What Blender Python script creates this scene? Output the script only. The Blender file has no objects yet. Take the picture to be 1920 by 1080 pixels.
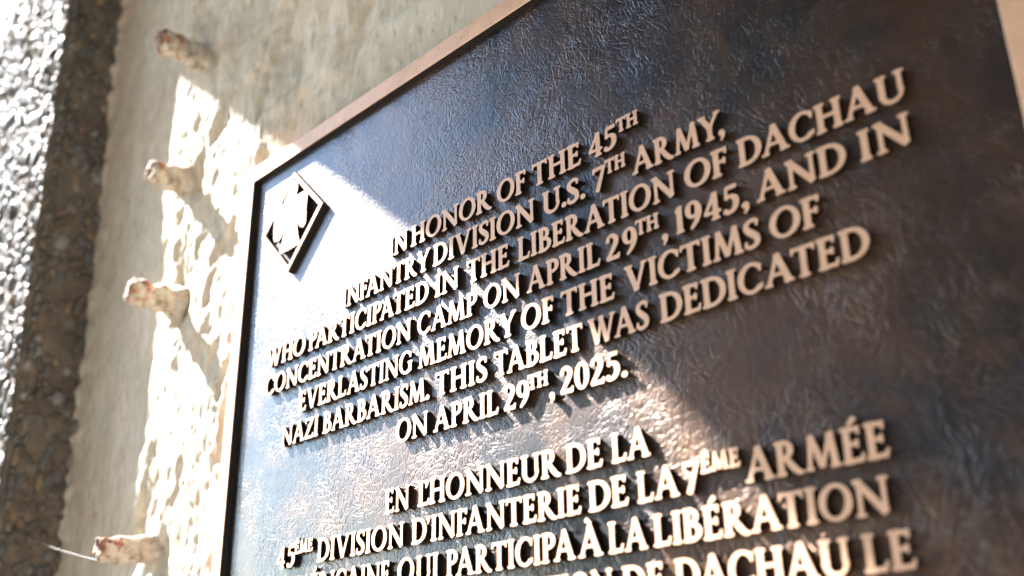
import bpy, math, random
import numpy as np
from mathutils import Vector, Matrix, noise
from mathutils.geometry import delaunay_2d_cdt

S = 0.022            # one line pitch of the tablet's text = 22 mm
sc = bpy.context.scene
COL = sc.collection
random.seed(7); rng = np.random.default_rng(7)

# ------------------------------------------------------------------ camera
cam_d = bpy.data.cameras.new("camera")
cam = bpy.data.objects.new("camera", cam_d); COL.objects.link(cam)
sc.camera = cam
right = Vector((0.69063323, 0.72305045, -0.01495961)).normalized()
fwd = Vector((-0.66720164, 0.644997, 0.37258669)).normalized()
up = right.cross(fwd).normalized()
right = fwd.cross(up).normalized()
mw = Matrix((right, up, -fwd)).transposed().to_4x4()
mw.translation = Vector((33.0257717, -18.06901097, -19.21317657)) * S
cam.matrix_world = mw
cam_d.sensor_width = 36.0
cam_d.lens = 1966.0 * 36.0 / 1920.0
cam_d.clip_start = 0.01; cam_d.clip_end = 400
cam_d.dof.use_dof = True
cam_d.dof.focus_distance = 30.0 * S
cam_d.dof.aperture_fstop = 5.2

# ------------------------------------------------------------------ light
SUN = Vector((-2.85, -1.0, 2.8)).normalized()          # towards the sun
sun_d = bpy.data.lights.new("sun", 'SUN'); sun_d.energy = 4.8
sun_d.angle = math.radians(0.5); sun_d.color = (1.0, 0.985, 0.97)
sun = bpy.data.objects.new("sun", sun_d); COL.objects.link(sun)
sun.rotation_euler = SUN.to_track_quat('Z', 'Y').to_euler()
sun.location = SUN * 3
world = bpy.data.worlds.new("World"); sc.world = world; world.use_nodes = True
wn = world.node_tree.nodes; wl = world.node_tree.links
bg = wn["Background"]; sky = wn.new("ShaderNodeTexSky"); sky.sky_type = 'NISHITA'
sky.sun_disc = False
sky.dust_density = 0.15; sky.ozone_density = 2.5; sky.air_density = 1.2
sky.sun_elevation = math.asin(SUN.z)
sky.sun_rotation = math.atan2(SUN.x, SUN.y)
wl.new(sky.outputs[0], bg.inputs[0]); bg.inputs[1].default_value = 0.10
vs = sc.view_settings; vs.view_transform = 'Standard'; vs.look = 'None'
vs.gamma = 1.0; vs.use_curve_mapping = False; vs.exposure = 3.12

# ------------------------------------------------------------------ material helpers
class NT:
    def __init__(s, name):
        s.m = bpy.data.materials.new(name); s.m.use_nodes = True
        s.n = s.m.node_tree.nodes; s.l = s.m.node_tree.links
        s.b = s.n["Principled BSDF"]; s.out = s.n["Material Output"]
    def new(s, t, **k):
        o = s.n.new(t)
        for a, v in k.items(): setattr(o, a, v)
        return o
    def link(s, a, b): s.l.new(a, b)
    def val(s, sock, v):
        if hasattr(v, "is_linked") or isinstance(v, bpy.types.NodeSocket): s.link(v, sock)
        else: sock.default_value = v
    def coord(s, scale=(1, 1, 1), rot=(0, 0, 0), loc=(0, 0, 0)):
        t = s.new("ShaderNodeTexCoord"); m = s.new("ShaderNodeMapping")
        m.inputs["Scale"].default_value = scale; m.inputs["Rotation"].default_value = rot
        m.inputs["Location"].default_value = loc
        s.link(t.outputs["Object"], m.inputs["Vector"]); return m.outputs[0]
    def noise(s, vec, scale, detail=4, rough=.5, dist=0., color=False):
        n = s.new("ShaderNodeTexNoise"); s.link(vec, n.inputs["Vector"])
        n.inputs["Scale"].default_value = scale; n.inputs["Detail"].default_value = detail
        n.inputs["Roughness"].default_value = rough; n.inputs["Distortion"].default_value = dist
        return n.outputs["Color" if color else "Fac"]
    def voro(s, vec, scale, feature='F1', out="Distance"):
        n = s.new("ShaderNodeTexVoronoi", feature=feature); s.link(vec, n.inputs["Vector"])
        n.inputs["Scale"].default_value = scale; return n.outputs[out]
    def math(s, op, a, b=0., c=0.):
        n = s.new("ShaderNodeMath", operation=op)
        s.val(n.inputs[0], a); s.val(n.inputs[1], b); s.val(n.inputs[2], c); return n.outputs[0]
    def vmix(s, a, b, k):
        n = s.new("ShaderNodeVectorMath", operation='MULTIPLY_ADD')
        s.link(b, n.inputs[0]); n.inputs[1].default_value = (k, k, k); s.link(a, n.inputs[2]); return n.outputs[0]
    def ramp(s, fac, stops, interp='LINEAR'):
        n = s.new("ShaderNodeValToRGB"); s.link(fac, n.inputs[0]); e = n.color_ramp.elements
        n.color_ramp.interpolation = interp
        while len(e) < len(stops): e.new(.5)
        for q, (p, c) in zip(e, stops):
            q.position = p; q.color = tuple(c) + (1,) if len(c) == 3 else c
        return n.outputs[0]
    def mix(s, f, a, b, mode='MIX'):
        n = s.new("ShaderNodeMix", data_type='RGBA', blend_type=mode)
        s.val(n.inputs[0], f)
        for q, v in ((6, a), (7, b)):
            if isinstance(v, bpy.types.NodeSocket): s.link(v, n.inputs[q])
            else: n.inputs[q].default_value = tuple(v) + (1,)
        return n.outputs[2]
    def bump(s, h, dist, strength=1.0, normal=None):
        n = s.new("ShaderNodeBump"); s.link(h, n.inputs["Height"])
        n.inputs["Distance"].default_value = dist; n.inputs["Strength"].default_value = strength
        if normal is not None: s.link(normal, n.inputs["Normal"])
        return n.outputs[0]
    def sep(s, vec):
        n = s.new("ShaderNodeSeparateXYZ"); s.link(vec, n.inputs[0]); return n.outputs

def wrinkle_height(t, u):
    """leather-like crinkle (u in pitch units): straight-ish folds whose direction changes from patch to patch, over a net of creases"""
    w = t.noise(u, 1.6, 2, .5, 0, True)
    h = None
    for k, (ang, fr) in enumerate(((.35, 1.), (1.15, 1.15), (1.95, .9), (2.75, 1.1))):
        m = t.new("ShaderNodeMapping"); m.inputs["Rotation"].default_value = (0, ang, 0)
        m.inputs["Location"].default_value = (k * 13., 0, k * 7.)
        t.link(t.vmix(u, w, .28), m.inputs["Vector"])
        m2 = t.new("ShaderNodeMapping"); m2.inputs["Scale"].default_value = (5.6 * fr, 3.0, 1.7 * fr)
        t.link(m.outputs[0], m2.inputs["Vector"])
        n = t.noise(m2.outputs[0], 1.0, 1.0, .4, .1)
        r = t.math('MAXIMUM', t.math('SUBTRACT', 1.0, t.math('MULTIPLY', t.math('ABSOLUTE', t.math('SUBTRACT', n, .5)), 9.5)), 0.0)
        mk = t.math('MULTIPLY', t.math('SUBTRACT', t.noise(m.outputs[0], .75, 2, .5), .40), 5.0)
        mk = t.math('MINIMUM', t.math('MAXIMUM', mk, .12), 1.0)
        r = t.math('MULTIPLY', r, mk)
        h = r if h is None else t.math('MAXIMUM', h, r)
    v2 = t.vmix(u, w, .30)
    r3 = t.math('MINIMUM', t.math('MULTIPLY', t.voro(v2, 2.7, 'DISTANCE_TO_EDGE'), 9.0), 1.0)
    r4 = t.noise(v2, 9., 2, .5)
    return t.math('ADD', t.math('ADD', t.math('MULTIPLY', h, .75), t.math('MULTIPLY', r3, .42)), t.math('MULTIPLY', r4, .22))

def mat_plate():
    t = NT("patinated_bronze")
    u = t.coord((1 / S,) * 3)
    h = wrinkle_height(t, t.coord((1.3 / S,) * 3))
    f1 = t.noise(u, .16, 3, .55, .6); f2 = t.noise(u, .55, 5, .6, .5); f3 = t.noise(u, .33, 3, .5, 1.2)
    base = t.ramp(f2, [(.30, (.016, .0155, .015)), (.5, (.026, .022, .019)), (.68, (.115, .058, .030))])
    base = t.mix(t.ramp(f1, [(.40, (0, 0, 0)), (.62, (1, 1, 1))]), base, (.120, .060, .030))
    base = t.mix(t.math('MULTIPLY', t.ramp(f3, [(.52, (0, 0, 0)), (.66, (1, 1, 1))]), .55), base, (.030, .028, .036))
    # worn tops of the wrinkles show a little more metal
    base = t.mix(t.math('MULTIPLY', t.ramp(h, [(.55, (0, 0, 0)), (1.0, (1, 1, 1))]), .35), base, (.08, .058, .043))
    # dark wavering streak below the top rim, fading downwards
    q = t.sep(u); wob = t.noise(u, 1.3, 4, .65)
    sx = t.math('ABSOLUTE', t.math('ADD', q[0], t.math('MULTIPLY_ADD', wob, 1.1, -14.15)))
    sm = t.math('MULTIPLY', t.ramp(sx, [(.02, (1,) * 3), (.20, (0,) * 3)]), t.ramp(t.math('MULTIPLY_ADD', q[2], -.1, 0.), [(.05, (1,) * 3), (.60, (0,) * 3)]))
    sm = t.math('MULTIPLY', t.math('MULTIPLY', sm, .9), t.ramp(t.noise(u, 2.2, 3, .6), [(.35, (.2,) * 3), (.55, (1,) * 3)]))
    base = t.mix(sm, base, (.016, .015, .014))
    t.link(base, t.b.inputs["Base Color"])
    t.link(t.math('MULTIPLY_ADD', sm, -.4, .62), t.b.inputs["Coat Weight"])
    t.b.inputs["Metallic"].default_value = .75
    t.link(t.math('MULTIPLY_ADD', f2, .2, .33), t.b.inputs["Roughness"])
    t.b.inputs["Coat Roughness"].default_value = .26; t.b.inputs["Coat IOR"].default_value = 1.75
    amp = t.ramp(t.noise(u, .28, 2, .5), [(.36, (.4,) * 3), (.60, (1.15,) * 3)])
    hh = t.math('MULTIPLY', h, amp)
    nb = t.bump(hh, .0145 * S, 1.0)
    fine = t.noise(u, 26, 3, .6)
    nb = t.bump(fine, .0025 * S, 1.0, nb)
    t.link(nb, t.b.inputs["Normal"]); t.link(t.bump(hh, .0060 * S, 1.0), t.b.inputs["Coat Normal"])
    return t.m

def mat_copper(name="polished_bronze", dark=1.0):
    t = NT(name)
    u = t.coord((1 / S,) * 3)
    f = t.noise(u, 1.4, 4, .6); g = t.noise(t.coord((60 / S, 60 / S, 1.5 / S), (0, .5, 0)), 1.0, 2, .5)
    base = t.ramp(f, [(.3, (.72 * dark, .425 * dark, .26 * dark)), (.7, (.83 * dark, .515 * dark, .33 * dark))])
    base = t.mix(t.math('MULTIPLY', t.ramp(t.noise(u, .9, 5, .65, .6), [(.48, (0, 0, 0)), (.70, (1, 1, 1))]), .45), base, (.46, .25, .135))
    sp = t.noise(u, 7, 5, .7)
    base = t.mix(t.ramp(sp, [(.30, (1, 1, 1)), (.36, (0, 0, 0))]), base, (.30, .14, .07))
    t.link(base, t.b.inputs["Base Color"])
    t.b.inputs["Metallic"].default_value = .2
    t.link(t.math('MULTIPLY_ADD', f, .15, .42), t.b.inputs["Roughness"])
    nb = t.bump(g, .004 * S, .7)
    nb = t.bump(t.noise(u, 5, 3, .6), .012 * S, .8, nb)
    t.link(nb, t.b.inputs["Normal"])
    return t.m

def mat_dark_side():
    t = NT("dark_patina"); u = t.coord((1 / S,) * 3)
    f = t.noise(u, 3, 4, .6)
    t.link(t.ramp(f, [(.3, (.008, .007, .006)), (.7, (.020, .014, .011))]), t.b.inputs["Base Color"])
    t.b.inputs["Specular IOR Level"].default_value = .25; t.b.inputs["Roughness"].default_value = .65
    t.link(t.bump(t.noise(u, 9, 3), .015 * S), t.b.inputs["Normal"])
    return t.m

def mat_concrete():
    t = NT("chiselled_concrete"); u = t.coord((1 / S,) * 3)
    x = t.sep(u)[0]
    us = t.coord((1.0 / S, 1.0 / S, .35 / S), (0, .22, 0))
    f = t.noise(us, .8, 6, .62, .4); g = t.noise(us, 3.5, 4, .65)
    base = t.ramp(f, [(.3, (.47, .39, .275)), (.5, (.59, .50, .37)), (.7, (.69, .605, .47))])
    base = t.mix(t.math('MULTIPLY', t.ramp(t.noise(u, .22, 3, .5, .3), [(.45, (0, 0, 0)), (.62, (1, 1, 1))]), .38), base, (.48, .465, .37))
    # darker pores and pale laitance
    base = t.mix(t.math('MULTIPLY', t.ramp(g, [(.32, (1, 1, 1)), (.44, (0, 0, 0))]), .65), base, (.30, .22, .145))
    base = t.mix(t.math('MULTIPLY', t.ramp(g, [(.55, (0, 0, 0)), (.68, (1, 1, 1))]), .7), base, (.72, .68, .60))
    # pinkish band beside the pilaster, wobbling edge
    xx = t.math('ADD', x, t.math('MULTIPLY', t.math('SUBTRACT', t.noise(us, .5, 3), .5), 2.4))
    pk = t.ramp(t.math('MULTIPLY_ADD', xx, .1, 2.0), [(.30, (1, 1, 1)), (.47, (0, 0, 0))])
    base = t.mix(t.math('MULTIPLY', pk, .65), base, (.56, .41, .30))
    t.link(base, t.b.inputs["Base Color"])
    t.b.inputs["Roughness"].default_value = .88
    nb = t.bump(g, .05 * S, .7); nb = t.bump(t.noise(u, 14, 4, .7), .02 * S, .8, nb)
    t.link(nb, t.b.inputs["Normal"])
    return t.m

def mat_stone():
    t = NT("washed_aggregate_stone"); u = t.coord((1 / S,) * 3)
    oi = t.new("ShaderNodeObjectInfo")
    at = t.new("ShaderNodeAttribute", attribute_type='GEOMETRY', attribute_name="tone")
    k = t.math('FRACT', t.math('ADD', at.outputs["Fac"], oi.outputs["Random"]))
    base = t.ramp(k, [(0, (.07, .06, .048)), (.22, (.11, .095, .08)), (.42, (.10, .07, .045)), (.58, (.16, .145, .125)),
                      (.68, (.22, .15, .08)), (.76, (.10, .105, .10)), (.92, (.27, .25, .22)), (.96, (.18, .11, .07))], 'CONSTANT')
    base = t.mix(.35, base, t.ramp(t.noise(u, 1.7, 5, .6), [(.3, (.07, .055, .04)), (.7, (.16, .14, .11))]))
    t.link(base, t.b.inputs["Base Color"])
    t.b.inputs["Roughness"].default_value = .5; t.b.inputs["Specular IOR Level"].default_value = .3
    t.link(t.bump(t.noise(u, 5, 4, .6), .04 * S, .6), t.b.inputs["Normal"])
    return t.m

def mat_simple(name, c1, c2, sc_=1., rough=.8, bump=.02, metallic=0.):
    t = NT(name); u = t.coord((1 / S,) * 3); f = t.noise(u, sc_, 5, .6)
    t.link(t.ramp(f, [(.35, c1), (.65, c2)]), t.b.inputs["Base Color"])
    t.b.inputs["Roughness"].default_value = rough; t.b.inputs["Metallic"].default_value = metallic
    t.link(t.bump(f, bump * S), t.b.inputs["Normal"]); return t.m

def mat_peg():
    t = NT("concrete_coated_bar"); u = t.coord((1 / S,) * 3)
    f = t.noise(u, 1.6, 5, .65)
    base = t.ramp(f, [(.34, (.20, .145, .10)), (.45, (.44, .37, .28)), (.66, (.62, .56, .47))])
    # rust bleeds from the free end (object -Y) and in patches along the bar
    y = t.sep(u)[1]; g = t.noise(u, 1.9, 4, .65)
    e = t.ramp(t.math('MULTIPLY_ADD', y, -.4, 0.), [(.35, (.0,) * 3), (.92, (1, 1, 1))])
    r = t.ramp(t.math('ADD', g, t.math('MULTIPLY', e, .13)), [(.57, (0, 0, 0)), (.66, (1, 1, 1))])
    base = t.mix(r, base, t.ramp(t.noise(u, 4, 3, .6), [(.4, (.10, .035, .022)), (.6, (.40, .16, .085))]))
    t.link(base, t.b.inputs["Base Color"]); t.b.inputs["Roughness"].default_value = .8
    t.link(t.bump(t.noise(u, 5, 5, .7), .10 * S), t.b.inputs["Normal"]); return t.m

M_plate = mat_plate(); M_cop = mat_copper(); M_side = mat_dark_side(); M_conc = mat_concrete()
M_stone = mat_stone(); M_peg = mat_peg()
M_mortar = mat_simple("mortar", (.085, .064, .046), (.15, .115, .083), 1.3, .95, .08)
M_shade_slab = mat_simple("dark_slab", (.05, .045, .04), (.08, .072, .062), .1, .9, .1)  # kept dark to deepen the plate's reflections
M_ground = mat_simple("gravel_ground", (.12, .11, .095), (.19, .17, .145), .6, .95, .3)
M_rust = mat_simple('rust', (.05, .018, .012), (.26, .10, .055), 1.5, .9, .12)
M_silk = mat_simple("spider_silk", (.35, .34, .32), (.5, .49, .46), 2, .35, .01)
M_back = mat_simple("blocker_dark", (.03, .029, .027), (.05, .047, .042), .05, .9, .2)  # near-black finish for the added block opposite

# ------------------------------------------------------------------ object helpers
def mesh_obj(name, verts, faces, mats, parent=None, smooth=None, fmat=None):
    me = bpy.data.meshes.new(name)
    me.from_pydata([tuple(v) for v in verts], [], [tuple(f) for f in faces]); me.update()
    for m in (mats if isinstance(mats, (list, tuple)) else [mats]): me.materials.append(m)
    if fmat is not None: me.polygons.foreach_set("material_index", fmat)
    if smooth:
        me.polygons.foreach_set("use_smooth", [True] * len(me.polygons))
        if smooth < 180: me.set_sharp_from_angle(angle=math.radians(smooth))
    o = bpy.data.objects.new(name, me); COL.objects.link(o)
    if parent: o.parent = parent
    return o
def tag(o, label=None, cat=None, group=None, kind=None):
    if label: o["label"] = label
    if cat: o["category"] = cat
    if group: o["group"] = group
    if kind: o["kind"] = kind
    return o
def empty(name, loc=(0, 0, 0)):
    o = bpy.data.objects.new(name, None); o.empty_display_size = .05; o.location = loc
    COL.objects.link(o); return o

# ------------------------------------------------------------------ the concrete wall (real relief, chiselled near the tablet)
D = 0.60            # wall face lies D pitches behind the tablet's front plane
def fbm(x, y, z, o=3):
    a = 0.; k = 1.
    for i in range(o):
        a += k * noise.noise((x, y, z)); x *= 2.03; y *= 2.03; z *= 2.03; k *= .5
    return a
def axis(segs):
    out = []
    for a, b, st in segs:
        n = max(1, round((b - a) / st)); out += [a + (b - a) * i / n for i in range(n)]
    out.append(segs[-1][1]); return out
def strip_x(z):     # the pilaster's foot leans a little in the picture
    return -16.95 + (6.0 - z) * .075
wx = axis([(-70, -20, 5), (-20, -9.5, .16), (-9.5, -.5, .085), (-.5, 8, .25), (8, 70, 4)])
wz = axis([(-90, -20, 5), (-20, 12, .11), (12, 26, .16), (26, 60, 4)])
PEGXZ = [(-6.0, 9.1), (-6.6, 2.8), (-6.4, -3.1), (-5.9, -13.6)]
V = []
for z in wz:
    for x in wx:
        y = D
        if -20 <= x <= 9 and -21 <= z <= 27:
            rough = min(1., max(0., (x + 9.6) / 1.6))
            # tooling marks: long lumps leaning to the right
            a = (x - .28 * z) ; b = z * .60 + x * .1
            l = fbm(a * 1.0, b * .95, 3.1, 2)
            rough *= .55 + 1.1 * max(0., .35 + noise.noise((a * .33, b * .30, 21.)))
            l2 = abs(noise.noise((a * 1.9, b * 1.7, 9.)))
            fine = fbm(x * 2.6, 5., z * 1.9, 3)
            y -= rough * (.145 * l + .055 * (.5 - l2) * 1.2 + .30 * noise.noise((a * .42, b * .42, 7.))) + (.022 + .045 * rough) * fine + .05 * noise.noise((x * .3, z * .16, 1.)) * (1 + rough)
            edge = strip_x(z)
            if x < edge + 1.3: y -= .34 * max(0, .15 + fbm(x * .7, 2., z * .75, 3)) * min(1., 1 - (x - edge) / 1.3)
            for qx, qz in PEGXZ:
                r2 = ((x - qx) ** 2 + (z - qz) ** 2) / .5
                if r2 < 9: y += .30 * math.exp(-r2)
            if -.7 < x: y = max(y, .53 if x < 28.4 and z < .8 else y)
        V.append((x * S, y * S, z * S))
nx = len(wx)
F = [(j * nx + i, j * nx + i + 1, (j + 1) * nx + i + 1, (j + 1) * nx + i) for j in range(len(wz) - 1) for i in range(nx - 1)]
wall = mesh_obj("concrete_wall", V, F, M_conc, smooth=180)
tag(wall, "beige concrete wall with rough tooled face behind the bronze tablet", "wall")

# ------------------------------------------------------------------ glyphs: brushed strokes merged as distance fields
T_, t_ = .160, .080
def arc(cx, cy, rx, ry, a0, a1, wf, n=40, tilt=0.):
    pts = []; ws = []
    for i in range(n + 1):
        a = math.radians(a0 + (a1 - a0) * i / n)
        w = wf(a); ws.append(w)
        pts.append((cx + (rx - w / 2) * math.cos(a), cy + (ry - w / 2) * math.sin(a)))
    return ("b", pts, ws)
def stress(T=None, t=None, tilt=12):
    T = T or T_ * 1.06; t = t or t_ * .95
    return lambda a: t + (T - t) * abs(math.cos(a - math.radians(180 - tilt))) ** 1.6
def br(pts, ws):
    if not hasattr(ws, "__len__"): ws = [ws] * len(pts)
    if len(ws) == 2 and len(pts) > 2:
        ws = [ws[0] + (ws[1] - ws[0]) * i / (len(pts) - 1) for i in range(len(pts))]
    return ("b", pts, ws)
def ser(x, y, hw=.165, th=.05):                # foot (y=0) or head (y=1) serif centred on x
    y0 = y if y < .5 else y - th
    return ("p", [(x - hw, y0), (x + hw, y0), (x + hw * .92, y0 + th), (x - hw * .92, y0 + th)])
def vser(x, y0, y1, w=.055):                   # upright terminal of an arm
    return ("p", [(x - w / 2, y0), (x + w / 2, y0), (x + w / 2, y1), (x - w / 2, y1)])
def stem(x, w=None, y0=0., y1=1., s0=True, s1=True, hw=None):
    w = w or T_; hw = hw or w / 2 + .085
    L = [br([(x, y0), (x, (y0 + y1) / 2), (x, y1)], [w * 1.04, w * .96, w * 1.04])]
    if s0: L.append(ser(x, y0, hw))
    if s1: L.append(ser(x, y1, hw))
    return L
def spline(P, n=10):
    out = []
    Q = [P[0]] + list(P) + [P[-1]]
    for i in range(1, len(Q) - 2):
        p0, p1, p2, p3 = (np.array(q, float) for q in Q[i - 1:i + 3])
        for k in range(n):
            s = k / n
            out.append(.5 * ((2 * p1) + (p2 - p0) * s + (2 * p0 - 5 * p1 + 4 * p2 - p3) * s * s + (-p0 + 3 * p1 - 3 * p2 + p3) * s ** 3))
    out.append(np.array(P[-1], float)); return out
def spb(P, n=10):
    q = spline(P, n); return ("b", [(a[0], a[1]) for a in q], [a[2] for a in q])
G = {}
TH = t_
G['I'] = (.36, stem(.18))
G['N'] = (.98, stem(.16, TH * 1.1, 0, 1, True, False, .14) + [ser(.10, 1, .10)] + stem(.84, TH * 1.1, 0.06, 1, False, True, .14) + [br([(.13, .97), (.84, .02)], T_ * 1.0)])
G['H'] = (.92, stem(.18) + stem(.74) + [br([(.18, .52), (.74, .52)], TH)])
G['O'] = (.96, [arc(.48, .5, .475, .52, 0, 360, stress(), 72)])
G['Q'] = (1.0, [arc(.48, .5, .475, .52, 0, 360, stress(), 72), spb([(.50, .04, .13), (.72, -.12, .12), (1.0, -.24, .05)])])
G['R'] = (.86, stem(.18) + [br([(.18, .965), (.34, .965)], TH * .85), arc(.33, .745, .27, .262, 90, -90, stress(tilt=0), 30), br([(.18, .525), (.36, .525)], TH * .85), spb([(.34, .52, .12), (.55, .22, T_ * .98), (.72, .04, T_ * .8), (.88, .0, .05)])])
G['P'] = (.66, stem(.18) + [br([(.18, .965), (.34, .965)], TH * .85), arc(.34, .735, .30, .27, 90, -90, stress(tilt=0), 30), br([(.20, .505), (.36, .505)], TH * .8)])
G['B'] = (.70, stem(.18) + [br([(.18, .965), (.34, .965)], TH * .85), arc(.32, .755, .26, .245, 90, -90, stress(T_, tilt=0), 30), br([(.18, .53), (.36, .53)], TH * .85), arc(.34, .275, .34, .28, 90, -90, stress(tilt=0), 30), br([(.18, .036), (.36, .036)], TH * .85)])
G['F'] = (.58, stem(.18) + [br([(.18, .958), (.54, .958)], TH), vser(.53, .80, .995), br([(.18, .52), (.47, .52)], TH * .95), vser(.465, .42, .63)])
G['E'] = (.62, stem(.18) + [br([(.18, .958), (.54, .958)], TH), vser(.53, .80, .995), br([(.18, .52), (.48, .52)], TH * .95), vser(.475, .42, .63), br([(.18, .042), (.58, .042)], TH), ("p", [(.54, .01), (.60, .01), (.655, .22), (.61, .22)])])
G['L'] = (.62, stem(.18) + [br([(.18, .042), (.58, .042)], TH), ("p", [(.54, .01), (.60, .01), (.665, .24), (.62, .24)])])
G['T'] = (.80, stem(.40, None, 0, .96, True, False) + [br([(.05, .955), (.75, .955)], TH), ("p", [(.02, .80), (.065, .80), (.11, .99), (.06, .995)]), ("p", [(.735, .80), (.78, .80), (.74, .995), (.69, .99)])])
G['A'] = (.96, [br([(.47, 1.0), (.13, .03)], TH * 1.1), br([(.455, 1.03), (.80, .03)], T_ * 1.03), br([(.24, .34), (.70, .34)], TH * .9), ser(.12, 0, .125), ser(.81, 0, .165)])
G['V'] = (.92, [br([(.14, .97), (.46, -.01)], T_ * 1.03), br([(.79, .97), (.47, .02)], TH * 1.1), ser(.14, 1, .16), ser(.80, 1, .12)])
G['Y'] = (.86, [br([(.12, .97), (.42, .46)], T_ * .98), br([(.76, .97), (.43, .47)], TH * 1.1), ser(.12, 1, .15), ser(.76, 1, .125)] + stem(.42, None, 0, .5, True, False))
G['U'] = (.88, [br([(.17, 1.), (.17, .36)], T_), ser(.17, 1, .165), ser(.73, 1, .15), br([(.73, 1.), (.73, .36)], TH * 1.25), arc(.4425, .36, .3575, .38, 180, 360, lambda a: T_ * .62 + (T_ - TH * 1.25) * .5 * -math.cos(a) + (.02 if math.sin(a) > -.5 else 0), 36)])
G['M'] = (1.10, [br([(.24, 1.0), (.15, .03)], TH * 1.1), br([(.24, .99), (.55, .05)], T_ * .96), br([(.86, 1.0), (.555, .06)], TH * 1.1), br([(.85, .99), (.95, .03)], T_), ser(.145, 0, .13), ser(.955, 0, .155)])
G['W'] = (1.30, [br([(.13, .97), (.40, .0)], T_), br([(.66, .97), (.41, .03)], TH * 1.05), br([(.60, .97), (.87, .0)], T_), br([(1.17, .97), (.88, .03)], TH * 1.05), ser(.13, 1, .15), ser(1.17, 1, .12), ser(.62, 1, .10)])
G['S'] = (.56, [spb([(.50, .86, .05), (.455, .945, .09), (.30, .975, .095), (.13, .87, .13), (.12, .70, .16), (.27, .53, .19), (.44, .36, .175), (.455, .15, .14), (.29, .03, .095), (.12, .055, .09), (.055, .15, .05)], 8), vser(.49, .76, .93, .05), vser(.07, .07, .25, .05)])
G['C'] = (.84, [arc(.48, .5, .465, .52, 48, 312, stress(), 50), vser(.785, .70, .92, .06), vser(.80, .12, .24, .05)])
G['G'] = (.90, [arc(.48, .5, .465, .52, 48, 300, stress(), 50), vser(.785, .70, .92, .06), br([(.77, .46), (.77, .07)], T_), ser(.77, .46, .15, .045), br([(.60, .02), (.77, .09)], TH)])
G['Z'] = (.76, [br([(.09, .955), (.70, .955)], TH), br([(.64, .93), (.12, .06)], T_ * .95), br([(.08, .042), (.70, .042)], TH), ("p", [(.06, .80), (.105, .80), (.13, .99), (.08, .99)]), ("p", [(.66, .01), (.71, .01), (.755, .21), (.71, .21)])])
G['D'] = (.92, stem(.18) + [br([(.18, .962), (.42, .962)], TH * .85), arc(.38, .5, .50, .505, 90, -90, stress(tilt=0), 40), br([(.18, .038), (.42, .038)], TH * .85)])
G['4'] = (.62, [br([(.42, 1.0), (.42, .0)], T_ * .9), br([(.41, .96), (.06, .29)], TH), br([(.04, .27), (.60, .27)], TH), ser(.42, 0, .14)])
G['5'] = (.56, [br([(.16, .95), (.50, .95)], T_ * .75), br([(.16, .97), (.13, .56)], TH * .8), spb([(.12, .56, .06), (.28, .62, .09), (.44, .50, .16), (.46, .28, .16), (.34, .08, .12), (.15, .03, .09), (.05, .09, .07)], 8), ("c", .09, .115, .065)])
G['2'] = (.58, [spb([(.08, .80, .07), (.15, .94, .09), (.30, .97, .11), (.44, .82, .16), (.42, .62, .16), (.26, .34, .13), (.08, .08, .09)], 8), br([(.05, .06), (.52, .06)], T_ * .7), ("p", [(.48, .02), (.54, .02), (.565, .20), (.53, .20)]), ("c", .10, .79, .06)])
G['9'] = (.60, [arc(.29, .69, .27, .315, 0, 360, stress(T_, tilt=0), 48), spb([(.50, .72, .13), (.51, .50, .15), (.40, .22, .13), (.20, -.02, .06)], 8)])
G['7'] = (.60, [br([(.05, .94), (.55, .94)], T_ * .7), br([(.52, .94), (.20, -.02)], (TH * 1.0, T_ * .95)), ("p", [(.03, .78), (.08, .78), (.10, .97), (.05, .97)])])
G['1'] = (.36, [br([(.20, .98), (.20, 0)], T_), ("p", [(.05, .84), (.10, .80), (.25, .92), (.25, 1.0)]), ser(.20, 0, .13)])
G['0'] = (.62, [arc(.31, .5, .29, .51, 0, 360, stress(T_, tilt=0), 60)])
G['.'] = (.22, [("c", .11, .085, .095)])
G[','] = (.22, [("c", .12, .085, .10), spb([(.16, .08, .10), (.17, -.06, .09), (.08, -.20, .03)], 6)])
G["'"] = (.18, [("c", .09, .93, .085), spb([(.12, .93, .09), (.12, .82, .07), (.06, .70, .025)], 6)])
def accent(base, kind):
    w, prims = G[base]; cx = {'E': .34, 'A': .46}[base]
    if kind == 'acute': a = [br([(cx - .06, 1.10), (cx + .13, 1.27)], [.07, .13])]
    elif kind == 'grave': a = [br([(cx + .06, 1.10), (cx - .13, 1.27)], [.07, .13])]
    else: a = [br([(cx - .17, 1.10), (cx, 1.26)], [.07, .11]), br([(cx + .17, 1.10), (cx, 1.26)], [.07, .11])]
    return (w, prims + a)
G['É'] = accent('E', 'acute'); G['Ê'] = accent('E', 'circ'); G['À'] = accent('A', 'grave')

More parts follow.
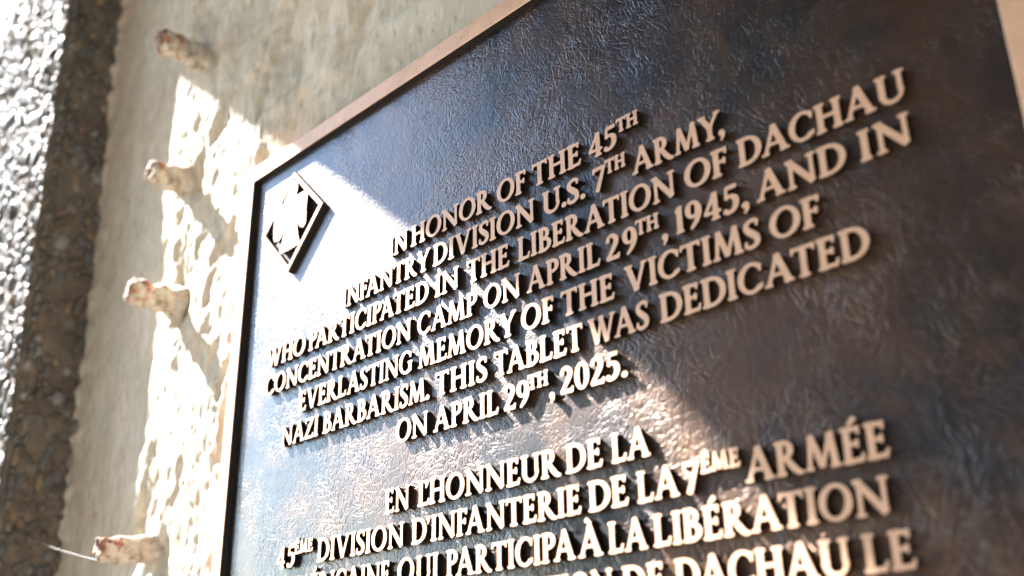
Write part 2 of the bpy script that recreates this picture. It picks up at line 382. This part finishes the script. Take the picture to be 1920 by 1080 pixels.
def outline(pts, ws):
    P = np.array(pts, float); d = np.gradient(P, axis=0)
    closed = len(P) > 20 and np.linalg.norm(P[0] - P[-1]) < 1e-4
    if closed: d[0] = d[-1] = (P[1] - P[-2])
    d /= np.linalg.norm(d, axis=1)[:, None] + 1e-12
    n = np.stack([-d[:, 1], d[:, 0]], 1); w = np.array(ws)[:, None] / 2
    return P + n * w, P - n * w, closed
def poly_sdf(X, Y, poly):
    P = np.array(poly, float); Q = np.roll(P, -1, 0)
    d = np.full(X.shape, 1e9); inside = np.zeros(X.shape, bool)
    for (ax, ay), (bx, by) in zip(P, Q):
        ex, ey = bx - ax, by - ay; L = ex * ex + ey * ey + 1e-15
        t = np.clip(((X - ax) * ex + (Y - ay) * ey) / L, 0, 1)
        d = np.minimum(d, (X - ax - t * ex) ** 2 + (Y - ay - t * ey) ** 2)
        c = ((ay > Y) != (by > Y)) & (X < ex * (Y - ay) / (ey if abs(ey) > 1e-12 else 1e-12) + ax)
        inside ^= c
    d = np.sqrt(d); return np.where(inside, -d, d)
def prim_sdf(X, Y, pr):
    if pr[0] == "c": return np.hypot(X - pr[1], Y - pr[2]) - pr[3]
    if pr[0] == "p": return poly_sdf(X, Y, pr[1])
    a, b, closed = outline(pr[1], pr[2])
    if closed: return np.maximum(poly_sdf(X, Y, b[:-1] if np.abs(b).sum() > 0 else b), -poly_sdf(X, Y, a[:-1])) if np.ptp(b[:, 0]) > np.ptp(a[:, 0]) else np.maximum(poly_sdf(X, Y, a[:-1]), -poly_sdf(X, Y, b[:-1]))
    return poly_sdf(X, Y, list(a) + list(b[::-1]))
def smin(a, b, k):
    h = np.maximum(k - np.abs(a - b), 0) / k
    return np.minimum(a, b) - h * h * k * .25
def field(prims, x0, x1, y0, y1, st, k=.06):
    xs = np.arange(x0, x1, st); ys = np.arange(y0, y1, st); X, Y = np.meshgrid(xs, ys)
    F = None
    for pr in prims:
        f = prim_sdf(X, Y, pr); F = f if F is None else smin(F, f, k)
    return xs, ys, F
def contours(xs, ys, F, iso):
    F = F - iso; F = np.where(np.abs(F) < 1e-7, 1e-7, F)
    seg = {}; ny, nx_ = F.shape
    act = np.zeros((ny - 1, nx_ - 1), int)
    sgn = F < 0
    act = sgn[:-1, :-1] * 1 + sgn[:-1, 1:] * 2 + sgn[1:, 1:] * 4 + sgn[1:, :-1] * 8
    pt = {}
    def ep(j, i, e):      # crossing on edge e of cell
        if e == 0: key = (j, i, 0)
        elif e == 1: key = (j, i + 1, 1)
        elif e == 2: key = (j + 1, i, 0)
        else: key = (j, i, 1)
        if key not in pt:
            jj, ii, d = key
            if d == 0:
                a, b = F[jj, ii], F[jj, ii + 1]; t = a / (a - b); pt[key] = (xs[ii] + t * (xs[ii + 1] - xs[ii]), ys[jj])
            else:
                a, b = F[jj, ii], F[jj + 1, ii]; t = a / (a - b); pt[key] = (xs[ii], ys[jj] + t * (ys[jj + 1] - ys[jj]))
        return key
    TB = {1: [(3, 0)], 2: [(0, 1)], 3: [(3, 1)], 4: [(1, 2)], 5: [(3, 0), (1, 2)], 6: [(0, 2)], 7: [(3, 2)], 8: [(2, 3)], 9: [(2, 0)],
          10: [(0, 1), (2, 3)], 11: [(2, 1)], 12: [(1, 3)], 13: [(1, 0)], 14: [(0, 3)]}
    for j, i in zip(*np.nonzero((act > 0) & (act < 15))):
        for a, b in TB[int(act[j, i])]: seg[ep(j, i, a)] = ep(j, i, b)
    loops = []
    while seg:
        s, n = seg.popitem(); L = [s]
        while n != s and n in seg: L.append(n); n = seg.pop(n)
        if len(L) > 6: loops.append(np.array([pt[q] for q in L]))
    return loops
def simplify(L, tol):
    L = np.asarray(L); n = len(L)
    far = int(np.argmax(np.linalg.norm(L - L[0], axis=1)))
    def dp(a, b):
        if b - a < 2: return [a]
        P = L[np.arange(a, b + 1) % n]; d = P[-1] - P[0]; ln = np.linalg.norm(d) + 1e-12
        v = P - P[0]; h = np.abs(v[:, 0] * d[1] - v[:, 1] * d[0]) / ln
        k = int(np.argmax(h))
        if h[k] < tol: return [a]
        return dp(a, a + k) + dp(a + k, b)
    idx = dp(0, far) + dp(far, n)
    return L[np.array(idx) % n]
def smooth_loop(L, it=1):
    for _ in range(it): L = .5 * L + .25 * (np.roll(L, 1, 0) + np.roll(L, -1, 0))
    return L
def relief(loops, depth, bev, draft, size=1.0, cx=0., back=None):
    """raised shape: flat face at y=0, small bevel, sides flaring back to y=depth"""
    verts = []; faces = []; fm = []; rings = []
    for L in loops:
        n = len(L)
        e = np.roll(L, -1, 0) - L; e /= np.linalg.norm(e, axis=1)[:, None] + 1e-12
        nn = np.stack([e[:, 1], -e[:, 0]], 1); vn = nn + np.roll(nn, 1, 0)
        vn /= np.maximum(np.linalg.norm(vn, axis=1)[:, None], .4)
        base = len(verts); rings.append((base, n))
        for off, y in ((-bev, 0.), (0., bev * .9), (draft, depth)):
            for p, q in zip(L, vn):
                w = p + q * off; verts.append(((w[0] - cx) * size, y, w[1] * size))
        for r in range(2):
            for i in range(n):
                a = base + r * n + i; b = base + r * n + (i + 1) % n
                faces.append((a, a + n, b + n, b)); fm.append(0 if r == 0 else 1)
    pv = []; pe = []
    for b, n in rings:
        k0 = len(pv); pv += [Vector((verts[b + i][0], verts[b + i][2])) for i in range(n)]
        pe += [(k0 + i, k0 + (i + 1) % n) for i in range(n)]
    ov, oe, of, *_r = delaunay_2d_cdt(pv, pe, [], 0, 1e-6)
    ax = np.array([[pv[a].x, pv[a].y] for a, b in pe]); bx = np.array([[pv[b].x, pv[b].y] for a, b in pe])
    k0 = len(verts); verts += [(q.x, 0., q.y) for q in ov]
    for tr in of:
        c = sum((np.array(ov[q]) for q in tr), np.zeros(2)) / len(tr)
        hit = (ax[:, 1] > c[1]) != (bx[:, 1] > c[1])
        xx = (bx[:, 0] - ax[:, 0]) * (c[1] - ax[:, 1]) / np.where(np.abs(bx[:, 1] - ax[:, 1]) < 1e-12, 1e-12, bx[:, 1] - ax[:, 1]) + ax[:, 0]
        if (hit & (c[0] < xx)).sum() % 2:
            faces.append(tuple(k0 + q for q in tr)); fm.append(0)
    return verts, faces, fm
H_ = 0.15            # relief height in pitches
CAP = .655
glyph_mesh = {}; glyph_ext = {}
def get_glyph(ch, small=False):
    key = (ch, small)
    if key in glyph_mesh: return glyph_mesh[key]
    w, prims = G[ch]
    st = .021
    xs, ys, Fd = field(prims, -.2, w + .25, -.32, 1.42, st)
    loops = [simplify(smooth_loop(q, 1), .0022) for q in contours(xs, ys, Fd, .018 if small else .004)]
    loops = [q for q in loops if len(q) > 4]
    # outer loops must run so that our normal points outwards
    size = CAP * (.56 if small else 1.0)
    v, f, fm = relief(loops, H_ * 1.25 / size, .022 if not small else .03, .055 if not small else .08, 1.0)
    ext = (min(q[:, 0].min() for q in loops), max(q[:, 0].max() for q in loops))
    v = [(a * size * S, b * size * S, c * size * S) for a, b, c in v]
    me = bpy.data.meshes.new("letter"); me.from_pydata(v, [], f); me.update()
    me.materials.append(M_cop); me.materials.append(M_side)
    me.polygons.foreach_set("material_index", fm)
    me.polygons.foreach_set("use_smooth", [True] * len(me.polygons)); me.set_sharp_from_angle(angle=math.radians(32))
    glyph_mesh[key] = (me, ext, size); return glyph_mesh[key]

# ------------------------------------------------------------------ the tablet
plaque = empty("memorial_plaque", (0, 0, 0))
tag(plaque, "bronze memorial tablet with raised English and French lettering inside a copper frame", "plaque")
W_ = 27.75; ZB = -34.0; FW = .62
def quadgrid(x0, x1, z0, z1, y, nx_, nz_):
    v = [((x0 + (x1 - x0) * i / nx_) * S, y * S, (z0 + (z1 - z0) * j / nz_) * S) for j in range(nz_ + 1) for i in range(nx_ + 1)]
    f = [(j * (nx_ + 1) + i, j * (nx_ + 1) + i + 1, (j + 1) * (nx_ + 1) + i + 1, (j + 1) * (nx_ + 1) + i) for j in range(nz_) for i in range(nx_)]
    return v, f
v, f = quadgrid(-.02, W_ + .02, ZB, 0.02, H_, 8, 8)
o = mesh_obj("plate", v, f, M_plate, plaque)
o["label"] = "dark patinated plate with wrinkled leather-like surface"
# frame: profile swept round a rectangle
prof = [(.10, H_ + .02), (.085, .06), (.08, .045), (.075, -.065), (.055, -.08), (-FW + .10, -.08), (-FW + .06, -.05), (-FW - .02, .50)]   # (inwards offset, y)
verts = []; faces = []; fmm = []
for off, y in prof:
    for cx_, cz_, sx_, sz_ in ((0, 0, 1, -1), (W_, 0, -1, -1), (W_, ZB, -1, 1), (0, ZB, 1, 1)):
        verts.append(((cx_ + sx_ * off) * S, y * S, (cz_ + sz_ * off) * S))
for k in range(len(prof) - 1):
    for i in range(4):
        a = k * 4 + i; b = k * 4 + (i + 1) % 4
        faces.append((a, b, b + 4, a + 4)); fmm.append(1 if k in (0, 1, 2) else 0)
fr = mesh_obj("frame", verts, faces, [M_cop, M_side], plaque, fmat=fmm)
fr["label"] = "flat brushed copper-coloured border"
# ---- lettering: (text, left x, right x, size kind) measured on the tablet in line pitches
LINES = [
 (-6.09, [("IN", 8.83, 9.74), ("HONOR", 9.95, 13.55), ("OF", 13.79, 14.93), ("THE", 15.2, 16.98), ("45", 17.28, 18.21), ("^TH", 18.23, 18.93)]),
 (-7.09, [("INFANTRY", 6.4, 10.85), ("DIVISION", 11.01, 15.24), ("U.S.", 15.56, 17.07), ("7", 17.37, 17.79), ("^TH", 17.79, 18.45), ("ARMY,", 18.67, 21.39)]),
 (-8.09, [("WHO", 1.92, 4.34), ("PARTICIPATED", 4.58, 10.8), ("IN", 11.11, 12.14), ("THE", 12.52, 14.24), ("LIBERATION", 14.59, 19.89), ("OF", 20.19, 21.38), ("DACHAU", 21.68, 25.65)]),
 (-9.09, [("CONCENTRATION", 1.97, 10.02), ("CAMP", 10.34, 12.92), ("ON", 13.21, 14.64), ("APRIL", 14.9, 17.47), ("29", 17.7, 18.66), ("^TH", 18.65, 19.34), (",", 19.42, 19.57), ("1945,", 19.84, 21.82), ("AND", 22.04, 24.19), ("IN", 24.51, 25.6)]),
 (-10.09, [("EVERLASTING", 4.18, 10.11), ("MEMORY", 10.41, 14.46), ("OF", 14.67, 15.83), ("THE", 16.11, 17.86), ("VICTIMS", 18.22, 22.0), ("OF", 22.27, 23.46)]),
 (-11.09, [("NAZI", 3.26, 5.39), ("BARBARISM.", 5.67, 10.91), ("THIS", 11.18, 13.31), ("TABLET", 13.61, 16.78), ("WAS", 16.98, 18.85), ("DEDICATED", 19.2, 24.41)]),
 (-12.09, [("ON", 9.43, 10.87), ("APRIL", 11.13, 13.75), ("29", 13.98, 14.89), ("^TH", 14.86, 15.56), (",", 15.62, 15.77), ("2025.", 16.0, 18.12)]),
 (-14.04, [("EN", 9.01, 10.10), ("L'HONNEUR", 10.5, 15.9), ("DE", 16.09, 17.23), ("LA", 17.53, 18.64)]),
 (-15.03, [("45", 3.49, 4.48), ("^ÊME", 4.46, 5.46), ("DIVISION", 5.72, 9.9), ("D'INFANTERIE", 10.26, 16.51), ("DE", 16.76, 17.94), ("LA", 18.22, 19.36), ("7", 19.5, 20.0), ("^ÊME", 19.97, 20.95), ("ARMÉE", 21.06, 24.18)]),
 (-16.03, [("AMÉRICAINE", 4.0, 9.33), ("QUI", 9.69, 11.39), ("PARTICIPA", 11.72, 16.28), ("À", 16.39, 17.12), ("LA", 17.31, 18.41), ("LIBÉRATION", 18.6, 24.05)]),
 (-17.03, [("DU", 4.10, 5.4), ("CAMP", 5.7, 8.2), ("DE", 8.5, 9.65), ("CONCENTRATION", 9.95, 17.36), ("DE", 17.66, 18.81), ("DACHAU", 19.1, 23.12), ("LE", 23.39, 24.36)]),
]
KERN = {('A', 'T'): -.10, ('T', 'A'): -.10, ('A', 'V'): -.12, ('R', 'Y'): -.05, ('P', 'A'): -.12, ('F', 'A'): -.10, ('L', 'A'): .0, ('L', 'E'): .0, ('W', 'A'): -.12, ('L', "'"): -.34, ('D', "'"): -.06, ("'", 'H'): .0, ('L', 'T'): -.08, ('A', 'Y'): -.1, ('R', 'T'): -.04, ('Y', ','): -.16, ('U', '.'): -.02, ('B', 'A'): -.02, ('D', 'A'): -.06, ('M', 'Y'): -.06, ('A', 'C'): -.02}
for z0, words in LINES:
    for wd, xl, xr in words:
        small = wd[0] == '^'
        if small: wd = wd[1:]
        base = z0 + (.37 if small else 0.)
        pos = []; pen = None
        for i, ch in enumerate(wd):
            me, ext, size = get_glyph(ch, small)
            gap = .055 if small else .075
            if i == 0: pen = -ext[0]
            else:
                pen = end + gap + KERN.get((wd[i - 1], ch), 0.) - ext[0]
            pos.append(pen); end = pen + ext[1]
        nat = end * size
        k = 1.0 if xr is None else (xr - xl) / nat
        kk = max(.86, min(1.16, k))
        spare = 0. if len(wd) < 2 or xr is None else ((xr - xl) - nat * kk) / (len(wd) - 1)
        for i, (ch, pn) in enumerate(zip(wd, pos)):
            me, ext, size = get_glyph(ch, small)
            nm = "numeral" if ch.isdigit() else ("punctuation_mark" if ch in ".,'" else "letter")
            o = bpy.data.objects.new(nm, me); COL.objects.link(o); o.parent = plaque
            o.location = ((xl + pn * size * kk + spare * i) * S, rng.normal() * .003 * S, (base + rng.normal() * .003) * S)
            o.scale = (kk, 1, 1)

# ---- division emblem: a diamond with a stylised bird, raised like the letters
EC = (2.93, -2.77)
em = empty("emblem"); em.parent = plaque; em.location = (EC[0] * S + .05 * S, -.05 * S, EC[1] * S)
em["label"] = "raised diamond badge with a spread-winged bird in the top left corner"
def diamond(r): return [(0, -r), (r, 0), (0, r), (-r, 0)]
def loops_of(fn, x0, x1, st, iso=0.):
    xs = np.arange(x0, x1, st); X, Y = np.meshgrid(xs, xs); Fd = fn(X, Y)
    return [q for q in (simplify(smooth_loop(c, 1), .004) for c in contours(xs, xs, Fd, iso)) if len(q) > 3]
L = [np.array(diamond(1.99)), np.array(diamond(1.76)[::-1])]
v, f, fm = relief(L, H_ * 1.6, .02, .035)
mesh_obj("border", [(a * S, b * S, c * S) for a, b, c in v], f, [M_cop, M_side], em, fmat=fm)
v = [(a * S, .19 * S, b * S) for a, b in diamond(1.80)]
mesh_obj("field", v, [(0, 1, 2, 3)], M_side, em)
bird = [(-.13, 1.46), (.06, 1.60), (.24, 1.44), (.26, 1.20), (.20, 1.02), (.22, .90), (.80, .90), (.96, .76), (.92, .20), (.96, -.34), (.90, -.46), (.80, -.50), (.64, -.42), (.54, -.26), (.44, -.14), (.36, -.10),
        (.42, -.45), (.52, -.80), (.62, -1.02), (.50, -1.12), (.40, -1.03), (.30, -1.13), (.20, -1.04), (.10, -1.14), (.0, -1.05), (-.10, -1.14), (-.20, -1.04), (-.30, -1.13), (-.40, -1.03), (-.50, -1.12), (-.62, -1.02),
        (-.52, -.80), (-.42, -.45), (-.36, -.10), (-.46, -.16), (-.56, -.30), (-.66, -.44), (-.80, -.52), (-.92, -.44), (-1.02, -.48), (-1.10, -.30), (-1.13, -.10), (-1.12, .52), (-.84, .88), (-.26, .88), (-.30, .96), (-.52, .92), (-.46, 1.04), (-.28, 1.22)]
slits = [[(-.60, -.02), (-.66, -.26), (-.72, -.26), (-.67, .0)], [(-.86, -.34), (-.76, -.36), (-.90, -.52)], [(.24, 1.12), (.36, .90), (.22, .92)]]
def bird_f(X, Y):
    f_ = poly_sdf(X, Y, bird)
    for q in slits: f_ = np.maximum(f_, -poly_sdf(X, Y, q))
    return f_
lp = loops_of(bird_f, -2, 2, .02)
v, f, fm = relief(lp, H_ * 1.3, .02, .01)
mesh_obj("bird", [(a * S, (b + .002) * S, c * S) for a, b, c in v], f, [M_cop, M_side], em, fmat=fm)

# ------------------------------------------------------------------ aggregate pilaster
P_ = 2.7
pil = empty("aggregate_pilaster", (strip_x(0) * S, D * S, 0))
tag(pil, "pilaster of sunlit washed pebble concrete at the left edge", "pilaster")
LEAN = math.atan(.075)
pil.rotation_euler = (0, -LEAN, 0)
# local frame: x to the right (0 = return face), y into the wall, z up
def loc_box(x0, x1, y0, y1, z0, z1):
    v = [(x * S, y * S, z * S) for x in (x0, x1) for y in (y0, y1) for z in (z0, z1)]
    return v, [(0, 1, 3, 2), (4, 6, 7, 5), (0, 4, 5, 1), (2, 3, 7, 6), (0, 2, 6, 4), (1, 5, 7, 3)]
# mortar body: uneven grid skin on front and return, box behind
def skin(fn, us, vs_):
    v = [fn(a, b) for b in vs_ for a in us]; n = len(us)
    return v, [(j * n + i, j * n + i + 1, (j + 1) * n + i + 1, (j + 1) * n + i) for j in range(len(vs_) - 1) for i in range(n - 1)]
zs_ = axis([(-80, -22, 8), (-22, 30, .4), (30, 60, 6)])
def edgew(z): return .16 * noise.noise((z * .5, 3., 0)) + .10 * noise.noise((z * 1.7, 8., 0))
prof_uv = [("r", y) for y in (0.6, 0., -.3, -.7, -1.1, -1.5, -1.9, -2.3, -2.7, -3.0)] + [("c", 0)] + [("f", x) for x in (-.35, -.8, -1.3, -2, -3, -4, -5.5, -8, -12, -18, -30)]
V = []
for z in zs_:
    for kd, q in prof_uv:
        b = .12 * noise.noise((z * .7, q * .9, 5.))
        if kd == "r": V.append(((-.14 + b + edgew(z)) * S, q * S, z * S))
        elif kd == "c": V.append(((-.26 + edgew(z)) * S, (-P_ + .24) * S, z * S))
        else: V.append((q * S, (-P_ + .14 + b) * S, z * S))
n = len(prof_uv)
F = [(j * n + i, (j + 1) * n + i, (j + 1) * n + i + 1, j * n + i + 1) for j in range(len(zs_) - 1) for i in range(n - 1)]
mesh_obj("mortar", V, F, M_mortar, pil, smooth=180)
# pebbles
import bmesh
def ico(sub):
    bm = bmesh.new(); bmesh.ops.create_icosphere(bm, subdivisions=sub, radius=1.)
    v = np.array([p.co[:] for p in bm.verts]); f = [tuple(q.index for q in p.verts) for p in bm.faces]; bm.free(); return v, f
IV, IF = ico(1); IV2, IF2 = ico(2)
stone_meshes = []
for k in range(14):
    d = np.array([1 + .42 * noise.noise(Vector(p) * 1.6 + Vector((k * 7., 0, 0))) for p in IV2])
    vv = IV2 * d[:, None]
    me = bpy.data.meshes.new("stone"); me.from_pydata([tuple(p) for p in vv], [], IF2)
    me.materials.append(M_stone); me.polygons.foreach_set("use_smooth", [True] * len(me.polygons)); me.update()
    stone_meshes.append(me)
stones = []       # (x,y,z,rx,ry,rz, rot, face)
def scatter(face, u0, u1, z0, z1, cell):
    nu = int((u1 - u0) / (cell * .86)); nz_ = int((z1 - z0) / cell)
    for j in range(nz_):
        for i in range(nu):
            u = u0 + (i + .5 + rng.uniform(-.42, .42)) * (u1 - u0) / nu
            z = z0 + (j + .5 * (i % 2) + rng.uniform(-.42, .42)) * cell
            big = rng.uniform(.5, 1.25) if rng.random() < .85 else rng.uniform(1.2, 1.7)
            r = cell * .46 * big
            ax = (r * rng.uniform(.6, 1.05), r * rng.uniform(.5, .8), r * rng.uniform(.95, 1.8))
            rot = rng.normal(0.35, .5)
            if face == 'f': stones.append((u, -P_ + rng.uniform(.04, .20), z, ax, rot, face))
            else: stones.append((edgew(z) - rng.uniform(.06, .24), u, z, ax, rot, face))
scatter('f', -13, -.1, -21, 29, .50)
scatter('r', -P_ + .1, .3, -21, 29, .50)
for z in np.arange(-21, 29, .5):        # the arris
    stones.append((-.10 + edgew(z) + rng.uniform(-.1, .05), -P_ + .12 + rng.uniform(-.05, .12), z + rng.uniform(-.1, .1), (.22 * rng.uniform(.8, 1.4), .2, .32 * rng.uniform(.7, 1.3)), rng.normal(0, .4), 'f'))
# nearest visible ones singly, the rest joined
camx = np.array([33.03, -18.07, -19.21])
ex = (math.cos(LEAN), 0, math.sin(LEAN))
def wpos(s):
    c, q = math.cos(LEAN), math.sin(LEAN); x, y, z = s[0], s[1], s[2]
    return np.array([strip_x(0) + c * x - q * z, D + y, q * x + c * z])
def scr(w):
    d = w - camx; zc = d @ np.array(fwd); return 960 + 1966 * (d @ np.array(right)) / zc, 540 - 1966 * (d @ np.array(up)) / zc, zc
cand = []
for i, s in enumerate(stones):
    u, v_, zc = scr(wpos(s)); vis = -5 < u < 250 and -5 < v_ < 1085
    cand.append((0 if vis else 1, -(s[3][0] * s[3][2]) / zc ** 2, i))
cand.sort(); single = set(c[2] for c in cand[:296])
def srot(s):
    R = Matrix.Rotation(s[4], 3, 'Y')
    if s[5] == 'r': R = Matrix.Rotation(math.pi / 2, 3, 'Z') @ Matrix.Rotation(s[4], 3, 'Y')
    return R
VV = []; FF = []; tone = []
for i, s in enumerate(stones):
    R = srot(s)
    if i in single:
        o = bpy.data.objects.new("stone", stone_meshes[i % 14]); COL.objects.link(o); o.parent = pil
        o.location = (s[0] * S, s[1] * S, s[2] * S); o.rotation_euler = R.to_euler(); o.scale = tuple(a * S for a in s[3])
    else:
        b = len(VV); tn = rng.random(); big = abs(s[2]) < 30
        k = rng.uniform(0, 100)
        Rn = np.array(R)
        dd = 1 + .12 * np.sin(IV[:, 0] * 5 + k) + .1 * np.cos(IV[:, 2] * 4 + k)
        q = (IV * dd[:, None] * np.array(s[3])) @ Rn.T + np.array(s[:3])
        VV += [tuple(p * S) for p in q]; FF += [tuple(b + a for a in g) for g in IF]; tone += [tn] * len(IV)
o = mesh_obj("pebbles", VV, FF, M_stone, pil, smooth=180); o["kind"] = "stuff"
at = o.data.attributes.new("tone", 'FLOAT', 'POINT'); at.data.foreach_set("value", tone)

# ------------------------------------------------------------------ stubs of bar sticking out of the wall
pegs = [(-7.0, 9.45, 2.20, .60, "concrete-crusted bar stub, highest of the four on the wall"),
        (-7.45, 3.05, 1.70, .56, "bar stub with deep rust in its end, level with the tablet's top left corner"),
        (-7.25, -2.8, 2.05, .57, "bar stub with a white tip and patchy rust, second from the bottom"),
        (-6.75, -13.25, 2.10, .50, "rusty orange bar stub with a spider thread, lowest of the four on the wall")]
for pi_, (px, pz, ln, r, lab) in enumerate(pegs):
    n = 22; V = []; F = []; n = 40
    rows = [(.25, 1.5), (.0, 1.26), (-.12, 1.10)] + [(-.12 - (ln - .40) * k / 18, (1.0 + .07 * math.sin(k * .7 + pi_ * 2)) * (1.04 - .10 * k / 18)) for k in range(1, 19)] + [(-ln + .22, .98), (-ln + .10, .90), (-ln + .02, .74), (-ln - .02, .52), (-ln, .30), (-ln + .03, .1)]
    for j, (y, k) in enumerate(rows):
        for i in range(n):
            a = 2 * math.pi * i / n
            d = 1 + .20 * fbm(math.cos(a) * 1.3 + pi_ * 5, y * .8, math.sin(a) * 1.1, 3) + .13 * fbm(math.cos(a) * 3 + pi_, y * 3.2, math.sin(a) * 3, 3)
            flat = 1.0 if math.sin(a) > -.3 else .92
            V.append((r * k * d * math.cos(a) * .92 * S, (y + (.16 * fbm(math.cos(a) * k * 1.5, 4.4 + pi_, math.sin(a) * k * 1.5, 2) if y < -ln * .7 else 0)) * S, r * k * d * math.sin(a) * 1.05 * flat * S))
    for j in range(len(rows) - 1):
        for i in range(n): F.append((j * n + i, j * n + (i + 1) % n, (j + 1) * n + (i + 1) % n, (j + 1) * n + i))
    F.append(tuple(range((len(rows) - 1) * n, len(rows) * n)))
    o = mesh_obj("bar_stub", V, F, M_peg, smooth=180)
    o.location = (px * S, D * S, pz * S); o.rotation_euler = (.04 + rng.normal() * .04, 0, rng.normal() * .05)
    tag(o, lab, "bar stub", "bar stubs sticking out of the concrete wall")

# ------------------------------------------------------------------ spider threads
def thread(P, r, lab):
    V = []; F = []; P = [Vector(p) for p in P]; n = 6
    for j, p in enumerate(P):
        d = (P[min(j + 1, len(P) - 1)] - P[max(j - 1, 0)]).normalized(); a = d.orthogonal().normalized(); b = d.cross(a)
        for i in range(n):
            t = 2 * math.pi * i / n; q = p + (a * math.cos(t) + b * math.sin(t)) * r * (1 + .5 * noise.noise((j * .9, 0, 0)))
            V.append(tuple(q * S))
    for j in range(len(P) - 1):
        for i in range(n): F.append((j * n + i, j * n + (i + 1) % n, (j + 1) * n + (i + 1) % n, (j + 1) * n + i))
    o = mesh_obj("spider_thread", V, F, M_silk, smooth=180)
    tag(o, lab, "spider thread", "spider threads across the concrete wall")
def lerp(a, b, n, sag):
    return [tuple(a[i] + (b[i] - a[i]) * k / n - (sag * 4 * (k / n) * (1 - k / n) if i == 2 else 0) for i in range(3)) for k in range(n + 1)]
def unproj(u, v, y):
    d = np.array(fwd) + np.array(right) * (u - 960) / 1966 - np.array(up) * (v - 540) / 1966
    s = (y - camx[1]) / d[1]; return tuple(camx + s * d)
thread(lerp(unproj(58, 1012, -.9), unproj(182, 1050, -1.6), 14, .05), .009, "pale spider thread running from the pebble strip to the lowest bar stub")
thread(lerp(unproj(187, 765, .30), unproj(168, 905, .40), 14, -.04), .016, "upright spider thread on the smooth concrete beside the pebble strip")
thread(lerp(unproj(75, 560, -.6), unproj(196, 563, .35), 14, .03), .010, "faint level spider thread crossing the dark pebble strip at mid height")

# ------------------------------------------------------------------ unseen, placed for the light: canopy that shades the tablet, ground, facade opposite
ZC = 50
# its free edge, from the points where its shadow meets the tablet
edge = [(x + 2.85 * (z - ZC) / 2.8, (z - ZC) / 2.8) for x, z in ((-66, 57), (-26.3, 23.4), (2.5, .3), (5.8, -2.3), (9.0, -5.0), (13.3, -8.2), (17.2, -11.0), (18.9, -12.7), (20.5, -14.5), (27, -20.4))]
poly = [(-90, 4)] + edge + [(-42, -31), (-46, -34), (-50, -150), (160, -150), (160, 4)]  # unseen slab, outline shaped to cut the sun and darken reflections
n = len(poly); V = [(x * S, y * S, ZC * S) for x, y in poly] + [(x * S, y * S, (ZC + 7) * S) for x, y in poly]
# bottom edge is the one that cuts the sun
F = [tuple(range(n))[::-1], tuple(range(n, 2 * n))] + [(i, (i + 1) % n, n + (i + 1) % n, n + i) for i in range(n)]
can = mesh_obj("shade_slab", V, F, M_shade_slab)
tag(can, "unseen canopy slab above the tablet, shading its right side", "shade_slab")
GZ = -92
v = [(x * S, y * S, GZ * S) for x, y in ((-4000, -6000), (5000, -6000), (5000, 500), (-4000, 500))]
g = mesh_obj("ground", v, [(0, 1, 2, 3)], M_ground); tag(g, kind="structure")

v, f = loc_box(-500, 900, -420, -400, GZ, 330)  # unseen block added to darken what the plate reflects
fa = mesh_obj("reflection_blocker", v, f, M_back); tag(fa, "added unseen dark building across from the tablet", "blocker")
